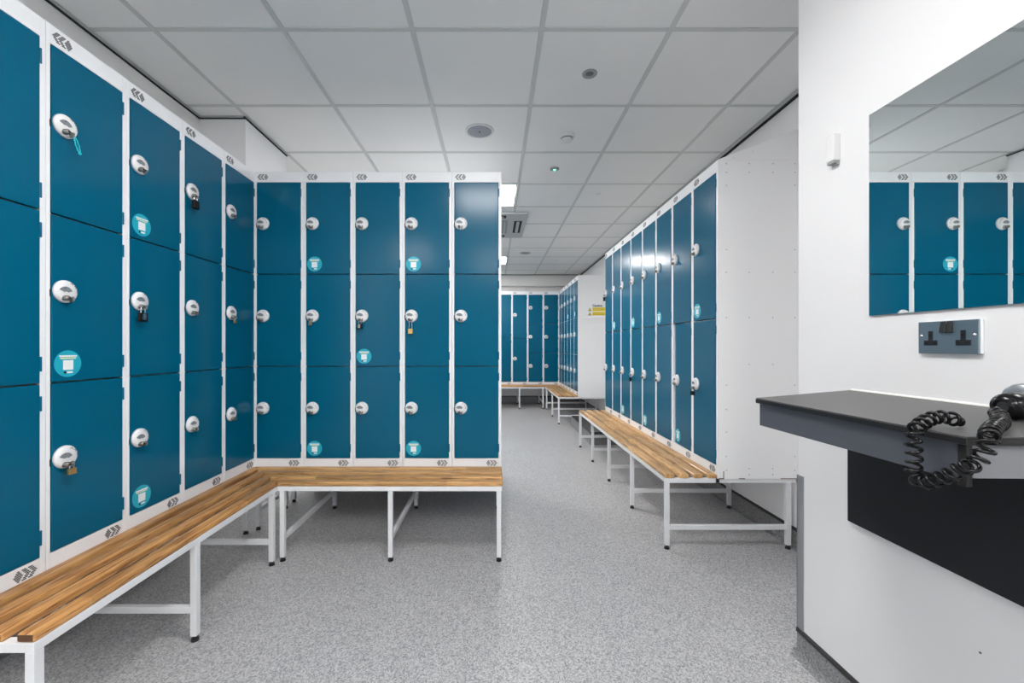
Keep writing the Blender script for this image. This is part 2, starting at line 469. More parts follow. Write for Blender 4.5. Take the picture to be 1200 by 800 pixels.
def disc_mesh():
    m = MB().lathe([(0, -.0165), (.018, -.0160), (.029, -.0140), (.0355, -.0105), (.0385, -.006), (.0390, 0), (.0, 0)][::-1], (0, 0, 0), (0, 1, 0), 32)
    return m.mesh('lock_disc', ['lockw'])
def grip_mesh():
    m = MB()
    # bean shaped finger recess
    pts = []
    for i in range(13):
        t = i / 12; a = math.radians(152 - 128 * t); r = .0240 - .003 * t
        pts.append((r * math.cos(a), r * math.sin(a)))
    inner = []
    for i in range(13):
        t = i / 12; a = math.radians(152 - 128 * t); r = .0050 + .0050 * abs(t - .5)
        inner.append((r * math.cos(a), r * math.sin(a)))
    poly = [(x - .0075, z - .0065) for x, z in (inner + pts[::-1])]
    m.prism_y(poly, -.0171, -.012, 0)
    m.prism_y([(-.0125, .0085), (-.0105, .0085), (-.0105, .0125), (-.0125, .0125)], -.0178, -.0165, 2)
    for a0 in (62, 32, 2):
        c = (.0265 * math.cos(math.radians(a0 + 6)), .0265 * math.sin(math.radians(a0 + 6)))
        pp = [(c[0] + .0045 * math.cos(math.radians(a0 + b)), -.0150, c[1] + .0045 * math.sin(math.radians(a0 + b))) for b in range(-80, 81, 20)]
        m.tube(pp, .0010, 5, 1)
    return m.mesh('lock_grip', ['grip', 'mark', 'gap'])
def hasp_mesh():
    m = MB()
    c = Vector((-.0105, 0, -.0235))
    m.lathe([(0, -.0300), (.0050, -.0295), (.0085, -.0265), (.0092, -.018), (.0092, -.010)][::-1], c, (0, 1, 0), 18)
    ring = []
    for i in range(16):
        t = 2 * PI * i / 16
        ring.append((.0065 + .0018 * math.sin(t), -.021 + .0070 * math.cos(t), -.0265 + .0078 * math.sin(t)))
    m.tube(ring, .0026, 8, 0, True)
    m.box((-.006, -.026, -.029), (.0075, -.021, -.024), 0)
    m.box((-.0155, -.0312, -.0250), (-.0055, -.0292, -.0220), 1)
    return m.mesh('hasp', ['steel', 'gap'])
def hinge_mesh():
    m = MB().cyl((0, 0, -.024), (0, 0, .024), .0042, None, 10)
    m.box((-.010, .0004, -.024), (0, .0040, .024))
    return m.mesh('hinge', ['teal'])
def latch_mesh():
    m = MB().box((-.0015, -.0012, -.014), (.0012, .001, -.004)).box((-.0015, -.0012, .004), (.0012, .001, .014)).box((-.0028, -.0008, -.010), (0, .001, .010))
    return m.mesh('latch_slot', ['gap'])
def sticker_mesh():
    m = MB()
    m.cyl((0, 0, 0), (0, -.0010, 0), .046, None, 36, 0)
    m.box((-.030, -.0016, .0235), (.030, -.0009, .0290), 1)
    m.box((-.027, -.0016, .0165), (.027, -.0009, .0215), 2)
    m.box((-.0170, -.0016, -.0210), (.0170, -.0009, .0120), 1)
    m.cyl((-.0105, -.0009, -.030), (-.0105, -.0018, -.030), .0042, None, 14, 3)
    m.box((-.0040, -.0016, -.0330), (.0150, -.0009, -.0270), 1)
    return m.mesh('sticker', ['stick', 'white', 'cream', 'gap'])

LOCKS = {}      # (locker key, tier) -> world matrix data for padlocks
def locker(key, label, tiers, loc, rz, group, w=P, D=.457, stickers=(), ajar={}, slope=False, endp=False, small=False):
    t = thing('locker', label, 'locker', loc, rz, group)
    part('body', ('body', w, D, tiers), lambda: body_mesh(w, D, tiers), t)
    part('top_vent', ('tv', w), lambda: vent(.022, H - .032, False, w), t)
    part('bottom_vent', ('bv', w), lambda: vent(w - .030, .045, True, w), t)
    zz = (H - HEAD - FOOT) / tiers
    h = zz - .0055
    for k in range(tiers):                          # k = 0 is the top door
        zc = H - HEAD - zz * (k + .5)
        hx = w - .0198
        if k in ajar:
            # the door is hung on its right edge: turn about that edge
            a = ajar[k]; px = hx
            ox = px + (LX - px) * math.cos(a); oy = (LX - px) * math.sin(a)
            d = part('door', ('door', w, round(h, 4)), lambda: door_mesh(w, h), t, (ox, oy, zc), (0, 0, a))
        else:
            d = part('door', ('door', w, round(h, 4)), lambda: door_mesh(w, h), t, (LX, 0, zc))
        part('lock_disc', 'disc', disc_mesh, d, (0, -.0025, .027))
        part('lock_grip', 'grip', grip_mesh, d, (0, -.0025, .027))
        part('hasp', 'hasp', hasp_mesh, d, (0, -.0025, .027))
        for s in (-1, 1):
            part('hinge', 'hinge', hinge_mesh, d, (w - .0185 - LX, -.0012, s * (h / 2 - .062)))
        part('latch_slot', 'latch', latch_mesh, t, (.0135, 0, zc + .018))
        if k in stickers:
            part('sticker', 'sticker', sticker_mesh, d, (.0125, -.0027, -h / 2 + .060), label='round turquoise sticker with white and cream bands')
        c = Matrix.Rotation(rz, 4, 'Z'); v = c @ Vector((LX, -.022, zc + .027 - .030))
        LOCKS[(key, k)] = (Vector(loc) + v, rz)
    if slope:
        def g():
            m = MB(); m.add([(0.0005,0,H),(w-.0005,0,H),(w-.0005,D,H),(0.0005,D,H),(0.0005,D,H+.177),(w-.0005,D,H+.177)],
                            [(0,3,2,1),(0,1,5,4),(2,3,4,5),(0,4,3),(1,2,5)], 0)
            return m.mesh('sloping_top', ['endp'])
        part('sloping_top', ('slope', w, D), g, t)
    if endp:
        def e():
            m = MB(); m.box((w, .0, 0), (w + .0025, D, H - .005), 0)
            m.add([(w,0,H),(w+.0025,0,H),(w+.0025,D-.012,H),(w,D-.012,H),(w,D-.012,H+.172),(w+.0025,D-.012,H+.172)],
                  [(0,3,2,1),(0,1,5,4),(2,3,4,5),(0,4,3),(1,2,5)], 0)
            m.box((w, D, 0), (w + .006, D + .006, H + .17), 0)
            m.box((w + .0022, .030, 0), (w + .0035, .034, .045), 2)
            for a, b in ((.004, .03), (.12, .155), (.36, .45)):
                m.box((w + .0022, a, 0), (w + .0032, b, .004), 2)
            return m.mesh('end_panel', ['endp', 'dgrey', 'rust'])
        ep = part('end_panel', ('endp', w, D), e, t)
        def r():
            m = MB()
            for y, zs in ((.048, (1.815, 1.765, 1.69, 1.32, 1.19, .93, .54, .40, .27, .13, .05)), (.180, (1.815, 1.765, 1.19, .93, .66, .06, .025)),
                          (.315, (1.815, 1.765, 1.19, .93, .66, .06, .025)), (.442, (1.815, 1.765, 1.69, 1.32, 1.19, .93, .54, .13, .05))):
                for z in zs:
                    m.lathe([(.0032, 0), (.0028, .0012), (0, .0018)], (w + .0025, y, z), (1, 0, 0), 8)
            for y, z in ((.2, 1.885), (.09, 1.85)):
                m.lathe([(.0022, 0), (0, .0012)], (w + .0025, y, z), (1, 0, 0), 8)
            return m.mesh('rivet', ['mgrey'])
        rv = part('rivet', ('riv', w), r, ep); rv['kind'] = 'stuff'
    return t

YFR, XLF, XRF = 2.563, -1.482, 1.287     # faces of the facing row, the left row and the right row
LP = .3010
GL = 'teal lockers of the left row'
labL = ['teal three-door locker cut off by the left frame edge, nearest of the left row',
        'teal three-door locker with brass padlock below and turquoise cord on its top door',
        'teal three-door locker with a black combination padlock hanging on its middle door',
        'teal three-door locker with a black padlock on its top door, no stickers',
        'teal three-door locker in the inner corner, last of the left row']
stL = [(), (1,), (0, 2), (), ()]
for i in range(5):
    locker(('L', i), labL[i], 3, (XLF, 2.577 - LP * (5 - i), BASE), PI / 2, GL, w=LP, D=.385, stickers=stL[i])
GF = 'teal lockers of the row facing the camera'
labF = ['teal three-door locker leftmost in the facing row, against the inner corner',
        'teal three-door facing locker with two stickers and a small bronze padlock',
        'teal three-door facing locker with a black padlock and sticker on its middle door',
        'teal three-door facing locker with a long-shackled brass padlock and two stickers',
        'teal three-door locker at the right end of the facing row, glare on its top door']
stF = [(), (0, 2), (1,), (0, 2), ()]
for i in range(5):
    locker(('F', i), labF[i], 3, (XLF + .001 + P * i, YFR, BASE), 0, GF, stickers=stF[i])
GR = 'teal two-door lockers of the right row'
labR = ['teal two-door locker nearest in the right row, with white riveted end panel',
        'second teal two-door locker from the near end of right row, lower door slightly ajar',
        'third teal two-door locker from the near end of right row, sticker on its upper door',
        'fourth teal two-door locker of the right row, sticker low on its lower door',
        'fifth teal two-door locker of the right row, black padlock on its lower door',
        'sixth teal two-door locker from the near end of the right row',
        'seventh teal two-door locker from the near end of the right row',
        'farthest teal two-door locker of the right row, black padlock on its upper door']
stR = [(0,), (1,), (0,), (1,), (0,), (1,), (0,), ()]
YR0 = 2.395
for i in range(8):
    locker(('R', i), labR[i], 2, (XRF, YR0 + P * (i + 1), BASE), -PI / 2, GR, stickers=stR[i], slope=True, endp=(i == 0),
           ajar={1: math.radians(-3.2)} if i == 1 else {})
GS = 'far lockers on the right-hand side wall'
YS0 = 6.27
ordn = ['nearest, with plain white end panel', 'second', 'third', 'fourth', 'fifth', 'sixth']
for i in range(6):
    lb = ('nearest locker of the far right-hand row, its white end panel carries the caution sign' if i == 0 else
          'farthest teal locker of the far right-hand row, in the far corner' if i == 5 else
          '%s teal locker from the near end of the far right-hand row' % ordn[i])
    t = locker(('S', i), lb, 3, (1.260, YS0 + P * (i + 1), BASE), -PI / 2, GS, stickers=(0,) if i in (0, 2) else ())
    if i == 0:
        def e2():
            m = MB().box((P, 0, 0), (P + .003, .457, H), 0)
            return m.mesh('end_panel', ['endp'])
        part('end_panel', 'endp2', e2, t)
YB0 = 8.10
GB = 'far lockers facing the camera across the end of the room'
labB = ['far facing three-door locker in the far corner', 'far facing three-door locker, second from the far corner',
        'far facing two-door locker, third from the far corner', 'far facing two-door locker, fourth from the far corner, half hidden',
        'far facing two-door locker fifth from the far corner, hidden behind near lockers', 'far facing two-door locker sixth from the far corner, hidden behind near lockers']
for i in range(6):
    locker(('B', i), labB[i], 3 if i < 2 else 2, (1.258 - P * (i + 1), YB0, BASE), 0, GB)
# back-to-back bank behind the facing row (only its legs show below)
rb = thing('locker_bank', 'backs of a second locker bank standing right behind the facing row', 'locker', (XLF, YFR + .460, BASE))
part('casing', 'bank', lambda: bx((0, 0, 0), (5 * P, .457, H), ['frame'], 0.002, name='casing'), rb)
part('shade_board', 'bankk', lambda: MB().box((.0, .40, -.385), (5 * P, .42, -.027)).mesh('shade_board', ['black']), rb)  # added black board standing in for the shade under the bank
part('door_panel', 'bankd', lambda: MB().box((.015, .457, FOOT), (5 * P - .015, .461, H - HEAD)).mesh('door_panel', ['teal']), rb)

# ---------------------------------------------------------------- benches
SW, SG, TB = .048, .036, .025
ZT = BASE                                    # top of steel frame
def foot_mesh():
    return MB().cyl((0, 0, .010), (0, 0, .024), .0095, None, 14).cyl((0, 0, 0), (0, 0, .010), .0150, .0135, 18).mesh('foot', ['black'])
def leg_mesh():
    return MB().box((0, 0, .022), (TB, TB, ZT - TB)).mesh('leg', ['tube'], .0022, 2)
def bench(label, legs, stretchers, rails, slats, wood_m, group='slatted benches under the lockers'):
    """legs (x,y) low corners; stretchers/rails boxes; slats footprints"""
    ox, oy = legs[0]
    t = thing('bench', label, 'bench', (ox, oy, 0), 0, group)
    m = MB()
    for (a, b, c, d) in rails: m.box((a - ox, b - oy, ZT - TB), (c - ox, d - oy, ZT - (.0 if True else 0)))
    obj('frame', m.mesh('frame', ['tube'], .0018, 2), t)
    for x, y in legs:
        lg = part('leg', 'leg', leg_mesh, t, (x - ox, y - oy, 0))
        part('foot', 'foot', foot_mesh, lg, (TB / 2, TB / 2, 0))
    for (a, b, c, d) in stretchers:
        obj('stretcher', bx((a - ox, b - oy, .112), (c - ox, d - oy, .138), ['tube'], .002, 2, name='stretcher'), t)
    for poly in slats:
        cx = sum(p[0] for p in poly) / len(poly); cy = sum(p[1] for p in poly) / len(poly)
        me = MB().prism([(x - cx, y - cy) for x, y in poly], 0, .025).mesh('slat', [wood_m, 'woodend'], .0085, 3)
        if wood_m == 'wood_y':
            for q in me.polygons:
                if q.normal.y < -.8: q.material_index = 1
        obj('slat', me, t, (cx - ox, cy - oy, ZT))
    return t

# left bench and facing bench meet in a mitre at the inner corner
XE, YE = XLF + .300, YFR - .300            # outer edges (-1.182, 2.263)
y0 = 1.067
mit = lambda x: YE + (XE - x)
slL = []
for k in range(4):
    x1 = XE - k * (SW + SG); x0 = x1 - SW
    slL.append([(x0, y0), (x1, y0), (x1, mit(x1) - .001), (x0, mit(x0) - .001)])
LYs = [1.067, 1.646, 2.217]
XW = XL + .03
rails = [(XE - TB, y0, XE, YE + .0), (XE - .30, y0, XE - .30 + TB, YFR), (XW, y0, XW + TB, YFR)]
legs, stre = [], []
for y in LYs:
    rails.append((XW + TB, y, XE - TB, y + TB)); legs += [(XE - TB, y), (XW, y)]
    stre.append((XW + TB, y + .002, XE - TB, y + TB - .002))
legs.append((-1.570, 2.590))
bench('long slatted bench with golden brown slats running along the left lockers', legs, stre, rails, slL, 'wood_y')
slF = []
XEND = .045
for k in range(4):
    ya = YE + k * (SW + SG); yb = ya + SW
    xa = lambda y: XE - (y - YE)
    slF.append([(xa(ya) + .001, ya), (XEND, ya), (XEND, yb), (xa(yb) + .001, yb)])
FX = [-1.171, -.581, .0116]
YRR = 3.000
rails = [(XE, YE, XEND - .004, YE + TB), (XE - .3, YFR, XEND - .004, YFR + TB), (XE - .3, YRR, XEND - .004, YRR + TB)]
legs, stre = [], []
for x in FX:
    rails.append((x, YE + TB, x + TB, YRR)); legs += [(x, YE), (x, YRR)]
    stre.append((x + .002, YE + TB, x + TB - .002, YRR))
legs += [(-1.525, 2.650), (-1.525, YRR)]; stre.append((-1.523, 2.675, -1.502, YRR))
bench('slatted bench across the foot of the facing lockers, open white steel legs', legs, stre, rails, slF, 'wood_x')
# bench of the bank behind
rails = [(-1.53, 3.125, .04, 3.125 + TB), (-1.53, 3.75, .04, 3.75 + TB), (-1.53, 3.46, .04, 3.46 + TB)]
legs, stre = [], []
for x in (-1.525, -1.215, -.60, .012):
    legs += [(x, 3.125), (x, 3.75)]; rails.append((x, 3.15, x + TB, 3.75)); stre.append((x + .002, 3.15, x + TB - .002, 3.75))
bench('bench frame seen only as legs in the dark behind the facing bench', legs, stre, rails,
      [[(-1.53, 3.483 + k * .082), (.04, 3.483 + k * .082), (.04, 3.483 + k * .082 + SW), (-1.53, 3.483 + k * .082 + SW)] for k in range(4)], 'wood_x')
# right bench
SW, SG = .054, .028
XO = XRF - .300
ye0, ye1 = 2.400, 4.850
slR = [[(XO + k * (SW + SG), ye0), (XO + k * (SW + SG) + SW, ye0), (XO + k * (SW + SG) + SW, ye1), (XO + k * (SW + SG), ye1)] for k in range(4)]
XBK = 1.742 - TB
rails = [(XO, ye0, XO + TB, ye1), (XO + .29, ye0, XO + .29 + TB, ye1), (XBK, ye0, XBK + TB, ye1)]
legs, stre = [], []
for k in range(5):
    y = 2.400 + .6062 * k
    legs += [(XO, y), (1.690, y)]; rails.append((XO + TB, y, XBK, y + TB)); stre.append((XO + TB, y + .002, 1.690, y + TB - .002))
bench('long slatted bench with pale slats in front of the right lockers', legs, stre, rails, slR, 'wood_r')
# far benches, mitred in the far corner
XF, YFB = 1.260 - .300, YB0 - .300
slS = []
for k in range(4):
    x0 = XF + k * (SW + SG); x1 = x0 + SW
    slS.append([(x0, YS0), (x1, YS0), (x1, YFB + (x1 - XF) - .001), (x0, YFB + (x0 - XF) - .001)])
rails = [(XF, YS0, XF + TB, YFB), (XF + .29, YS0, XF + .315, YB0), (1.69, YS0, 1.715, YB0)]
legs, stre = [], []
for y in (6.272, 6.97, 7.74):
    legs += [(XF, y), (1.69, y)]; rails.append((XF + TB, y, 1.715, y + TB)); stre.append((XF + TB, y + .002, 1.69, y + TB - .002))
bench('far slatted bench running along the far right-hand lockers', legs, stre, rails, slS, 'wood_r')
slB = []
for k in range(4):
    ya = YFB + k * (SW + SG); yb = ya + SW
    slB.append([(-.60, ya), (XF + (ya - YFB) - .001, ya), (XF + (yb - YFB) - .001, yb), (-.60, yb)])
rails = [(-.60, YFB, XF, YFB + TB), (-.60, YB0, XF + .3, YB0 + TB), (-.60, 8.50, XF + .3, 8.50 + TB)]
legs, stre = [], []
for x in (.90, .457, -.15, -.60):
    legs += [(x, YFB), (x, 8.50)]; rails.append((x, YFB + TB, x + TB, 8.50)); stre.append((x + .002, YFB + TB, x + TB - .002, 8.50))
bench('far slatted bench across the end of the room below the far facing lockers', legs, stre, rails, slB, 'wood_x')

# ---------------------------------------------------------------- padlocks
def padlock(key, label, body='lackblk', w=.030, h=.032, d=.013, sh=.016, dials=False, dx=0.0, rot=0.0, cat='padlock'):
    (p, rz) = LOCKS[key]
    t = thing('padlock', label, cat, p + Matrix.Rotation(rz, 3, 'Z') @ Vector((dx, -.004, 0)), rz + rot)
    sr = w * .30
    pts = [(-sr, 0, -sh)]
    for i in range(9):
        a = PI - PI * i / 8
        pts.append((sr * math.cos(a), 0, sr * math.sin(a) - .004))
    pts.append((sr, 0, -sh))
    obj('shackle', MB().tube(pts, .0022 if w > .024 else .0018, 8).mesh('shackle', ['chrome']), t)
    b = MB().box((-w / 2, -d / 2, -sh - h), (w / 2, d / 2, -sh))
    bo = obj('body', b.mesh('body', [body], .0022, 2), t)
    if dials:
        for k in range(4):
            z = -sh - .007 - k * .0062
            obj('dial', MB().cyl((-w * .32, -d / 2, z), (w * .16, -d / 2, z), .0026, None, 10).mesh('dial', ['chrome']), bo)
    else:
        obj('bumper', MB().box((-w / 2 - .0008, -d / 2 - .0008, -sh - h), (w / 2 + .0008, d / 2 + .0008, -sh - h + .004)).mesh('bumper', [body], .001), bo)
    return t
padlock((('L', 1), 2), 'small brass padlock on the bottom door of the second left locker', 'brass', .024, .020, .012, .010, dx=.003)
padlock((('L', 2), 1), 'black combination padlock with four dials on a left middle door', 'lackblk', .034, .038, .014, .019, True, dx=-.008)
padlock((('L', 3), 0), 'black padlock with chrome edge on the top door of a left locker', 'lackblk', .034, .038, .016, .016, dx=-.005)
padlock((('L', 4), 1), 'tiny dark padlock on the middle door in the inner corner', 'bronze', .016, .018, .010, .010)
padlock((('F', 1), 1), 'small dull bronze padlock on the second facing locker', 'bronze', .020, .018, .011, .010, dx=-.004)
padlock((('F', 2), 1), 'black combination padlock on the middle door of the third facing locker', 'lackblk', .030, .034, .014, .018, True, dx=-.006)
padlock((('F', 3), 1), 'brass padlock hanging on a long chrome shackle on a facing locker', 'brass', .029, .030, .013, .050, dx=-.002)
padlock((('R', 0), 1), 'small dark padlock on the lower door of the nearest right locker', 'lackblk', .024, .026, .013, .016, rot=.5)
padlock((('R', 4), 1), 'black padlock low down on the fifth right-hand locker', 'lackblk', .032, .036, .016, .018)
padlock((('R', 7), 0), 'black padlock on the upper door of the farthest right-row locker', 'lackblk', .036, .044, .018, .016)
# turquoise key cord on the top door of the second left locker
(p, rz) = LOCKS[(('L', 1), 0)]
t = thing('key_cord', 'looped turquoise cord hanging from a lock on the left row', 'cord', p, rz)
pts = []
for i in range(29):
    a = i / 28; th = a * 2 * PI
    pts.append((.012 + .006 * math.sin(th) + .016 * (1 - math.cos(th)) / 2 + .0012 * math.sin(9 * th), -.006, -.002 - .046 * (1 - math.cos(th)) / 2))
obj('loop', MB().tube(pts, .0020, 6, 0, True).mesh('loop', ['cord']), t)
obj('knot', MB().lathe([(0, -.005), (.0045, -.003), (.005, 0), (.0045, .003), (0, .005)], (.029, -.006, -.050), (0, 0, 1), 10).mesh('knot', ['cord']), t)

# ---------------------------------------------------------------- ceiling fittings
def ceil_light(label, x0, y0, x1, y1):
    t = thing('ceiling_light', label, 'light', ((x0 + x1)/2, (y0 + y1)/2, ZC), 0, 'square panel lights in the ceiling')
    w, d = x1 - x0 - .026, y1 - y0 - .026
    def fr():
        m = MB(); e = .012
        m.box((-w/2, -d/2, .001), (w/2, -d/2 + e, .012)); m.box((-w/2, d/2 - e, .001), (w/2, d/2, .012))
        m.box((-w/2, -d/2 + e, .001), (-w/2 + e, d/2 - e, .012)); m.box((w/2 - e, -d/2 + e, .001), (w/2, d/2 - e, .012))
        return m.mesh('frame', ['cwhite'])
    part('frame', ('lf', round(w, 3), round(d, 3)), fr, t)
    part('diffuser', ('ld', round(w, 3), round(d, 3)), lambda: bx((-w/2 + .012, -d/2 + .012, .004), (w/2 - .012, d/2 - .012, .010), ['led'], name='diffuser'), t)
ll = {0: 'lit square ceiling panel just above the viewpoint, out of frame', 5: 'glowing square ceiling panel beside the end of the facing lockers', (1, 6): 'unseen fill light panel added in the far left, hidden behind the facing lockers',
      (1, -4): 'added fill light panel behind the viewpoint, on the side of the left lockers', (4, -4): 'added fill light panel behind the viewpoint, on the side of the mirror wall', -5: 'rearmost lit ceiling panel behind the viewpoint, in the centre row',
      10: 'small distant lit ceiling panel near the far lockers'}
for (i, k) in sorted(light_cells):
    n = round((gy[k] - (gy0 - 2 * gp)) / gp)
    ceil_light(ll.get(n if i == 3 else (i, n), 'lit square ceiling panel behind the viewpoint'), gx[i], gy[k], gx[i + 1], gy[k + 1])

def fitting(name, label, cat, x, y, prof, mats, split=None):
    t = thing(name, label, cat, (x, y, ZC + .003))
    for nm, pr, mk in prof:
        obj(nm, MB().lathe(pr, (0, 0, 0), (0, 0, -1), 32).mesh(nm, [mk]), t)
    return t
fitting('ceiling_speaker', 'round grey ceiling speaker with a pale rim above the facing lockers', 'speaker', -.100, 2.80,
        [('rim', [(.096, 0), (.095, .006), (.084, .008), (.082, .003)], 'cwhite'), ('grille', [(.083, .003), (.06, .006), (0, .007)], 'speaker'), ('centre_dot', [(.006, .006), (.005, .010), (0, .010)], 'black')], None)
fitting('smoke_detector', 'white domed smoke detector right of the round speaker', 'detector', .498, 2.86,
        [('base', [(.054, 0), (.054, .012), (.046, .016), (.04, .016)], 'cwhite'), ('dome', [(.040, .014), (.040, .030), (.030, .042), (0, .044)], 'cwhite'), ('sensing_slot', [(.0405, .022), (.0408, .024), (.0405, .028)], 'dgrey')], None)
fitting('recessed_spot', 'small round recessed ceiling fitting with a dark centre', 'ceiling fitting', .507, 2.213,
        [('rim', [(.040, 0), (.039, .004), (.024, .005), (.020, .001)], 'mgrey'), ('core', [(.020, .001), (.014, .004), (0, .005)], 'dgrey')], None)
fitting('presence_sensor', 'small round sensor with a green light beyond the smoke detector', 'sensor', .491, 3.395,
        [('rim', [(.037, 0), (.036, .006), (.022, .010), (0, .011)], 'mgrey'), ('status_light', [(.012, .010), (.010, .014), (0, .016)], 'green')], None)
fitting('ceiling_disc', 'faint white round cap on a tile right of the nearest lit panel', 'ceiling fitting', .991, 3.956,
        [('cap', [(.022, 0), (.020, .004), (0, .006)], 'cwhite')], None)
fitting('ceiling_disc', 'faint white round cap on a distant tile near the right row', 'ceiling fitting', 1.036, 6.96,
        [('cap', [(.024, 0), (.022, .005), (0, .007)], 'cwhite')], None)
fitting('air_diffuser', 'shallow round grey grille in the ceiling beyond the air cassette', 'vent', .477, 6.45,
        [('rim', [(.085, 0), (.083, .005), (.062, .007), (.060, .002)], 'cgrey'), ('grille', [(.060, .002), (.03, .006), (0, .006)], 'mgrey')], None)

t = thing('air_cassette', 'square grey ceiling air-conditioning cassette with dark louvre slots', 'air conditioner', (-.10, 4.97, ZC))
m = MB().prism([(-.48, -.50), (.46, -.50), (.46, .50), (-.48, .50)], -.022, 0, 0)
obj('casing', m.mesh('casing', ['cgrey'], .008, 2), t)
m = MB().box((-.27, -.27, -.028), (.25, .27, -.020))
gr = obj('intake_grille', m.mesh('intake_grille', ['mgrey'], .004, 2), t)
for k in range(12):
    obj('grille_bar', bx((-.25 + k * .042, -.25, -.031), (-.236 + k * .042, .25, -.027), ['cgrey'], .001, name='grille_bar'), gr)
for nm, lo, hi in (('louvre', (.325, -.24), (.415, .24)), ('louvre', (-.435, -.24), (-.345, .24)), ('louvre', (-.25, -.44), (.23, -.35)), ('louvre', (-.25, .35), (.23, .44))):
    m = MB().box((lo[0], lo[1], -.0245), (hi[0], hi[1], -.021), 1)
    along_y = hi[1] - lo[1] > hi[0] - lo[0]
    if along_y: m.box((lo[0] + .028, lo[1] + .01, -.030), (hi[0] - .028, hi[1] - .03, -.0215), 0)
    else: m.box((lo[0] + .01, lo[1] + .028, -.030), (hi[0] - .03, hi[1] - .028, -.0215), 0)
    obj(nm, m.mesh(nm, ['cgrey', 'gap']), t)

# ---------------------------------------------------------------- mirror wall
mw = MB()
mw.box((XN - .0065, .30, 1.266), (XN - .001, 1.281, 1.884), 0)
me = mw.mesh('wall_mirror', ['edge', 'mirror'])
for pgn in me.polygons:
    if pgn.normal.x < -.9: pgn.material_index = 1
tag(obj('wall_mirror', me), 'large frameless mirror on the white wall reflecting lockers and ceiling', 'mirror')

t = thing('wall_sensor', 'small white plastic box with grey base on the wall left of the mirror', 'sensor', (XN, 1.411, 1.79))
obj('cover', bx((-.023, -.017, .008), (0, .017, .098), ['cwhite'], .004, 3, name='cover'), t)
m = MB().box((-.021, -.015, 0), (-.002, .015, .009)).box((-.010, -.015, -.006), (-.004, .008, .002))
obj('base_clip', m.mesh('base_clip', ['mgrey'], .001), t)

# double socket
t = thing('double_socket', 'brushed metal double wall socket with black inserts below the mirror', 'socket', (XN, 1.0555, 1.1955), -PI / 2)
# local: x to the right as seen (towards the camera), -y out of the wall
obj('back_box', MB().box((-.070, -.006, -.041), (.071, -.0005, .041)).mesh('back_box', ['white'], .001), t)
obj('face_plate', MB().box((-.072, -.011, -.0425), (.068, -.006, .0415)).mesh('face_plate', ['satin'], .0012, 2), t)
for cx in (-.040, .036):
    m = MB().box((cx - .0055, -.0125, -.008), (cx + .0055, -.0105, .016)).box((cx - .0165, -.0125, -.0215), (cx + .0165, -.0105, -.008))
    obj('pin_insert', m.mesh('pin_insert', ['black'], .0005), t)
    m = MB().box((cx - .003, -.0130, .000), (cx + .003, -.0124, .008)).box((cx - .0135, -.0130, -.0180), (cx - .0065, -.0124, -.0130)).box((cx + .0065, -.0130, -.0180), (cx + .0135, -.0124, -.0130))
    obj('pin_hole', m.mesh('pin_hole', ['gap']), t)
for cx in (-.0155, -.0005):
    m = MB(); m.add([(cx, -.011, .010), (cx + .0135, -.011, .010), (cx + .0135, -.011, .040), (cx, -.011, .040),
                     (cx, -.0175, .012), (cx + .0135, -.0175, .012), (cx + .0135, -.0125, .038), (cx, -.0125, .038)],
                    [(0,3,2,1),(4,5,6,7),(0,1,5,4),(1,2,6,5),(2,3,7,6),(3,0,4,7)])
    obj('rocker_switch', m.mesh('rocker_switch', ['black'], .0006), t)
for cx in (-.064, .060):
    obj('screw', MB().lathe([(.0042, 0), (.0036, .0016), (0, .0022)], (cx, -.011, .004), (0, -1, 0), 14).mesh('screw', ['chrome']), t)

# counter with its fascia, and the dark panel below it
ZK = 1.0295
t = thing('vanity_counter', 'charcoal laminate counter shelf with black edge fixed under the mirror', 'counter', (XN, 1.0, ZK - .075))
def rel(poly): return [(x - XN, y - 1.0) for x, y in poly]
A, B, C_, D_ = (XN, 1.357), (.722, 1.150), (.741, .652), (XN, .640)
top = [A, B, C_, D_]
obj('top', MB().prism(rel([(XN, 1.3565), (.7235, 1.149), (.7425, .6535), (XN, .6415)]), .0725, .075).mesh('top', ['lamtop'], .0006, 1), t)
ins = [(XN, 1.350), (.7255, 1.1475), (.7445, .656), (XN, .645)]
obj('edge_band', MB().prism(rel(top), .061, .0725).mesh('edge_band', ['lamedge'], .001), t)
def wallstrip(p, q, thick, z0, z1, mk, name):
    p = Vector(p); q = Vector(q); d = (q - p).normalized(); n = Vector((-d.y, d.x)) * thick
    poly = [tuple(p), tuple(q), tuple(q + n), tuple(p + n)]
    return obj(name, MB().prism(rel(poly), z0, z1).mesh(name, [mk], .0008), t)
wallstrip((.731, 1.146), (.750, .672), .016, .0, .060, 'lam', 'front_fascia')
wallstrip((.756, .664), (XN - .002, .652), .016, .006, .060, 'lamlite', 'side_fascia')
wallstrip((XN - .002, 1.346), (.737, 1.148), .016, .0, .060, 'lam', 'end_fascia')
obj('corner_post', MB().prism(rel([(.7455, .656), (.7555, .656), (.7555, .670), (.7455, .670)]), -.006, .0605).mesh('corner_post', ['lamedge'], .002, 2), t)
obj('sealant_bead', MB().cyl((-.002, .350, .0765), (-.002, -.36, .0765), .0035, None, 8).mesh('sealant_bead', ['sealant']), t)
t2 = tag(obj('knee_panel', bx((XN - .016, .25, .606), (XN - .0005, 1.350, .935), ['lamdark'], .002, name='knee_panel')), 'near-black laminate panel on the wall below the counter', 'panel')
tag(obj('wall_screw', MB().lathe([(.0028, 0), (.002, .002), (0, .0024)], (XN, .913 + .08, .44), (-1, 0, 0), 10).mesh('wall_screw', ['dgrey'])), 'tiny dark screw in the white wall below the dark panel', 'screw')

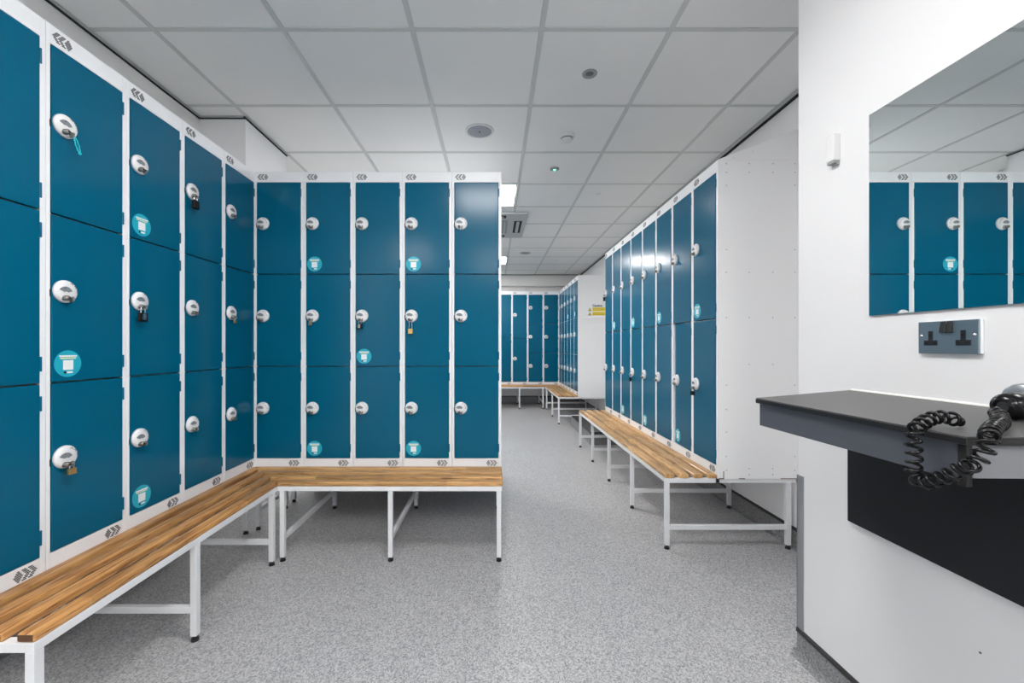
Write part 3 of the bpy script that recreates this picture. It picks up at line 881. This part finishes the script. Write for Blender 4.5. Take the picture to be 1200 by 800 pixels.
# hair dryer lying on the counter, coiled cord over the edge
t = thing('hair_dryer', 'silver and black wall hair dryer lying on the counter with coiled black cord', 'hair dryer', (1.000, .80, ZK))
hd = Vector((1.000, .80, ZK))
m = MB().lathe([(.009, -.030), (.017, -.029), (.0235, -.020), (.0265, -.004), (.026, .012), (.022, .028), (.019, .036)], (.0, .0, .0270), (1, .10, .0), 28)
obj('handle_end', m.mesh('handle_end', ['lackblk']), t)
obj('cord_collar', MB().cyl((-.030, -.006, .0275), (-.0275, -.006, .0275), .0095, None, 16, 0).mesh('cord_collar', ['gap']), t)
obj('handle', MB().lathe([(.0185, .034), (.021, .06), (.022, .11), (.018, .13), (0, .132)], (0, 0, .0265), (1, .10, 0), 24).mesh('handle', ['mgrey']), t)
obj('barrel', MB().lathe([(0, 0), (.0265, 0), (.0285, .002), (.0295, .004), (.033, .03), (.034, .055), (.034, .068), (0, .068)], (.084, .060, .0345), (1, .12, .0), 36).mesh('barrel', ['dryer']), t)
def coil(path, r, pitch, wire, name, parent, origin, end_fade=0.10):
    P_ = [Vector(p) for p in path]
    # Catmull-Rom resample
    pts = []
    for i in range(len(P_) - 1):
        a, b, c, d = P_[max(i-1, 0)], P_[i], P_[i+1], P_[min(i+2, len(P_)-1)]
        for k in range(24):
            s = k / 24
            pts.append(.5 * ((2*b) + (c-a)*s + (2*a-5*b+4*c-d)*s*s + (3*b-a-3*c+d)*s**3))
    pts.append(P_[-1])
    L = [0]
    for i in range(1, len(pts)): L.append(L[-1] + (pts[i] - pts[i-1]).length)
    T = L[-1]; n = int(T / pitch * 16)
    out = []; j = 0; u = None; th = 0.0
    for i in range(n + 1):
        s = T * i / n
        while j < len(L) - 2 and L[j+1] < s: j += 1
        f = (s - L[j]) / max(L[j+1] - L[j], 1e-6); p = pts[j].lerp(pts[j+1], f)
        tg = (pts[j+1] - pts[j]).normalized()
        if u is None:
            u = tg.orthogonal().normalized()
        u = (u - tg * u.dot(tg)).normalized(); w = tg.cross(u)
        th += 2 * PI * (T / n) / (pitch * (1 + 1.3 * math.exp(-(s / .075) ** 2)))
        rr = r * min(1, s / (T * end_fade) + .15, (T - s) / (T * end_fade) + .15)
        out.append(p + (u * math.cos(th) + w * math.sin(th)) * rr - origin)
    return obj(name, MB().tube(out, wire, 7).mesh(name, ['lackblk']), parent)
def on_x(px, py, X):                       # pixel of the photograph -> point at width X from the axis
    Y = F * X / (px - 579.5); return (X, Y, EYE - (py - 406) * Y / F)
def on_y(px, py, Y): return ((px - 579.5) * Y / F, Y, EYE - (py - 406) * Y / F)
def on_z(px, py, z):
    Y = F * (EYE - z) / (py - 406); return ((px - 579.5) * Y / F, Y, z)
path = [on_y(1167, 480, .770), on_y(1171, 488, .738), on_y(1172, 495, .700), on_y(1164, 501, .660), on_y(1159, 509, .632), on_y(1158, 520, .622), on_y(1152, 532, .622),
        on_y(1141, 543, .624), on_y(1128, 549, .640), on_x(1114, 556, .718), on_x(1098, 562, .716), on_x(1082, 565, .715), on_x(1071, 557, .714),
        on_x(1071, 544, .713), on_x(1071, 530, .712), on_x(1070, 516, .712), on_y(1073, 503, .708), on_y(1082, 495, .716), on_y(1092, 490, .722),
        on_y(1103, 488.5, .722), on_y(1115, 490, .720), on_z(1128, 497, ZK + .006)]
coil(path, .0096, .0150, .0029, 'coiled_cord', t, hd, .04)

# caution sign on the far end panel
t = thing('caution_sign', 'white caution sign with two yellow bands on the far white end panel', 'sign', (1.392, YS0 - .0065, 1.621))
obj('board', MB().box((0, 0, 0), (.300, .003, .200)).mesh('board', ['white'], .0008), t)
for z in (.020, .085):
    obj('warning_band', MB().box((.085, -.0012, z), (.285, 0, z + .055)).mesh('warning_band', ['yellow']), t)
    for k in range(2):
        obj('print_line', MB().box((.095, -.0018, z + .015 + k * .018), (.24 if k else .265, -.0011, z + .020 + k * .018)).mesh('print_line', ['bronze']), t)
    m = MB().prism_y([(.018, z), (.072, z), (.045, z + .050)], -.0012, 0, 0).prism_y([(.026, z + .005), (.064, z + .005), (.045, z + .040)], -.0018, -.0011, 1)
    m.box((.0435, -.0024, z + .014), (.0465, -.0017, z + .030), 0).box((.0435, -.0024, z + .007), (.0465, -.0017, z + .011), 0)
    obj('warning_triangle', m.mesh('warning_triangle', ['black', 'yellow']), t)
cu = bpy.data.curves.new('lettering', 'FONT'); cu.body = 'Caution'; cu.size = .046; cu.extrude = .0006; cu.offset = .0012
to = bpy.data.objects.new('lettering_curve', cu); col.objects.link(to)
bpy.context.view_layer.update()
me = bpy.data.meshes.new_from_object(to.evaluated_get(bpy.context.evaluated_depsgraph_get()))
bpy.data.objects.remove(to); me.materials.clear(); me.materials.append(M['black'])
obj('lettering', me, t, (.085, -.0006, .153), (PI / 2, 0, 0))
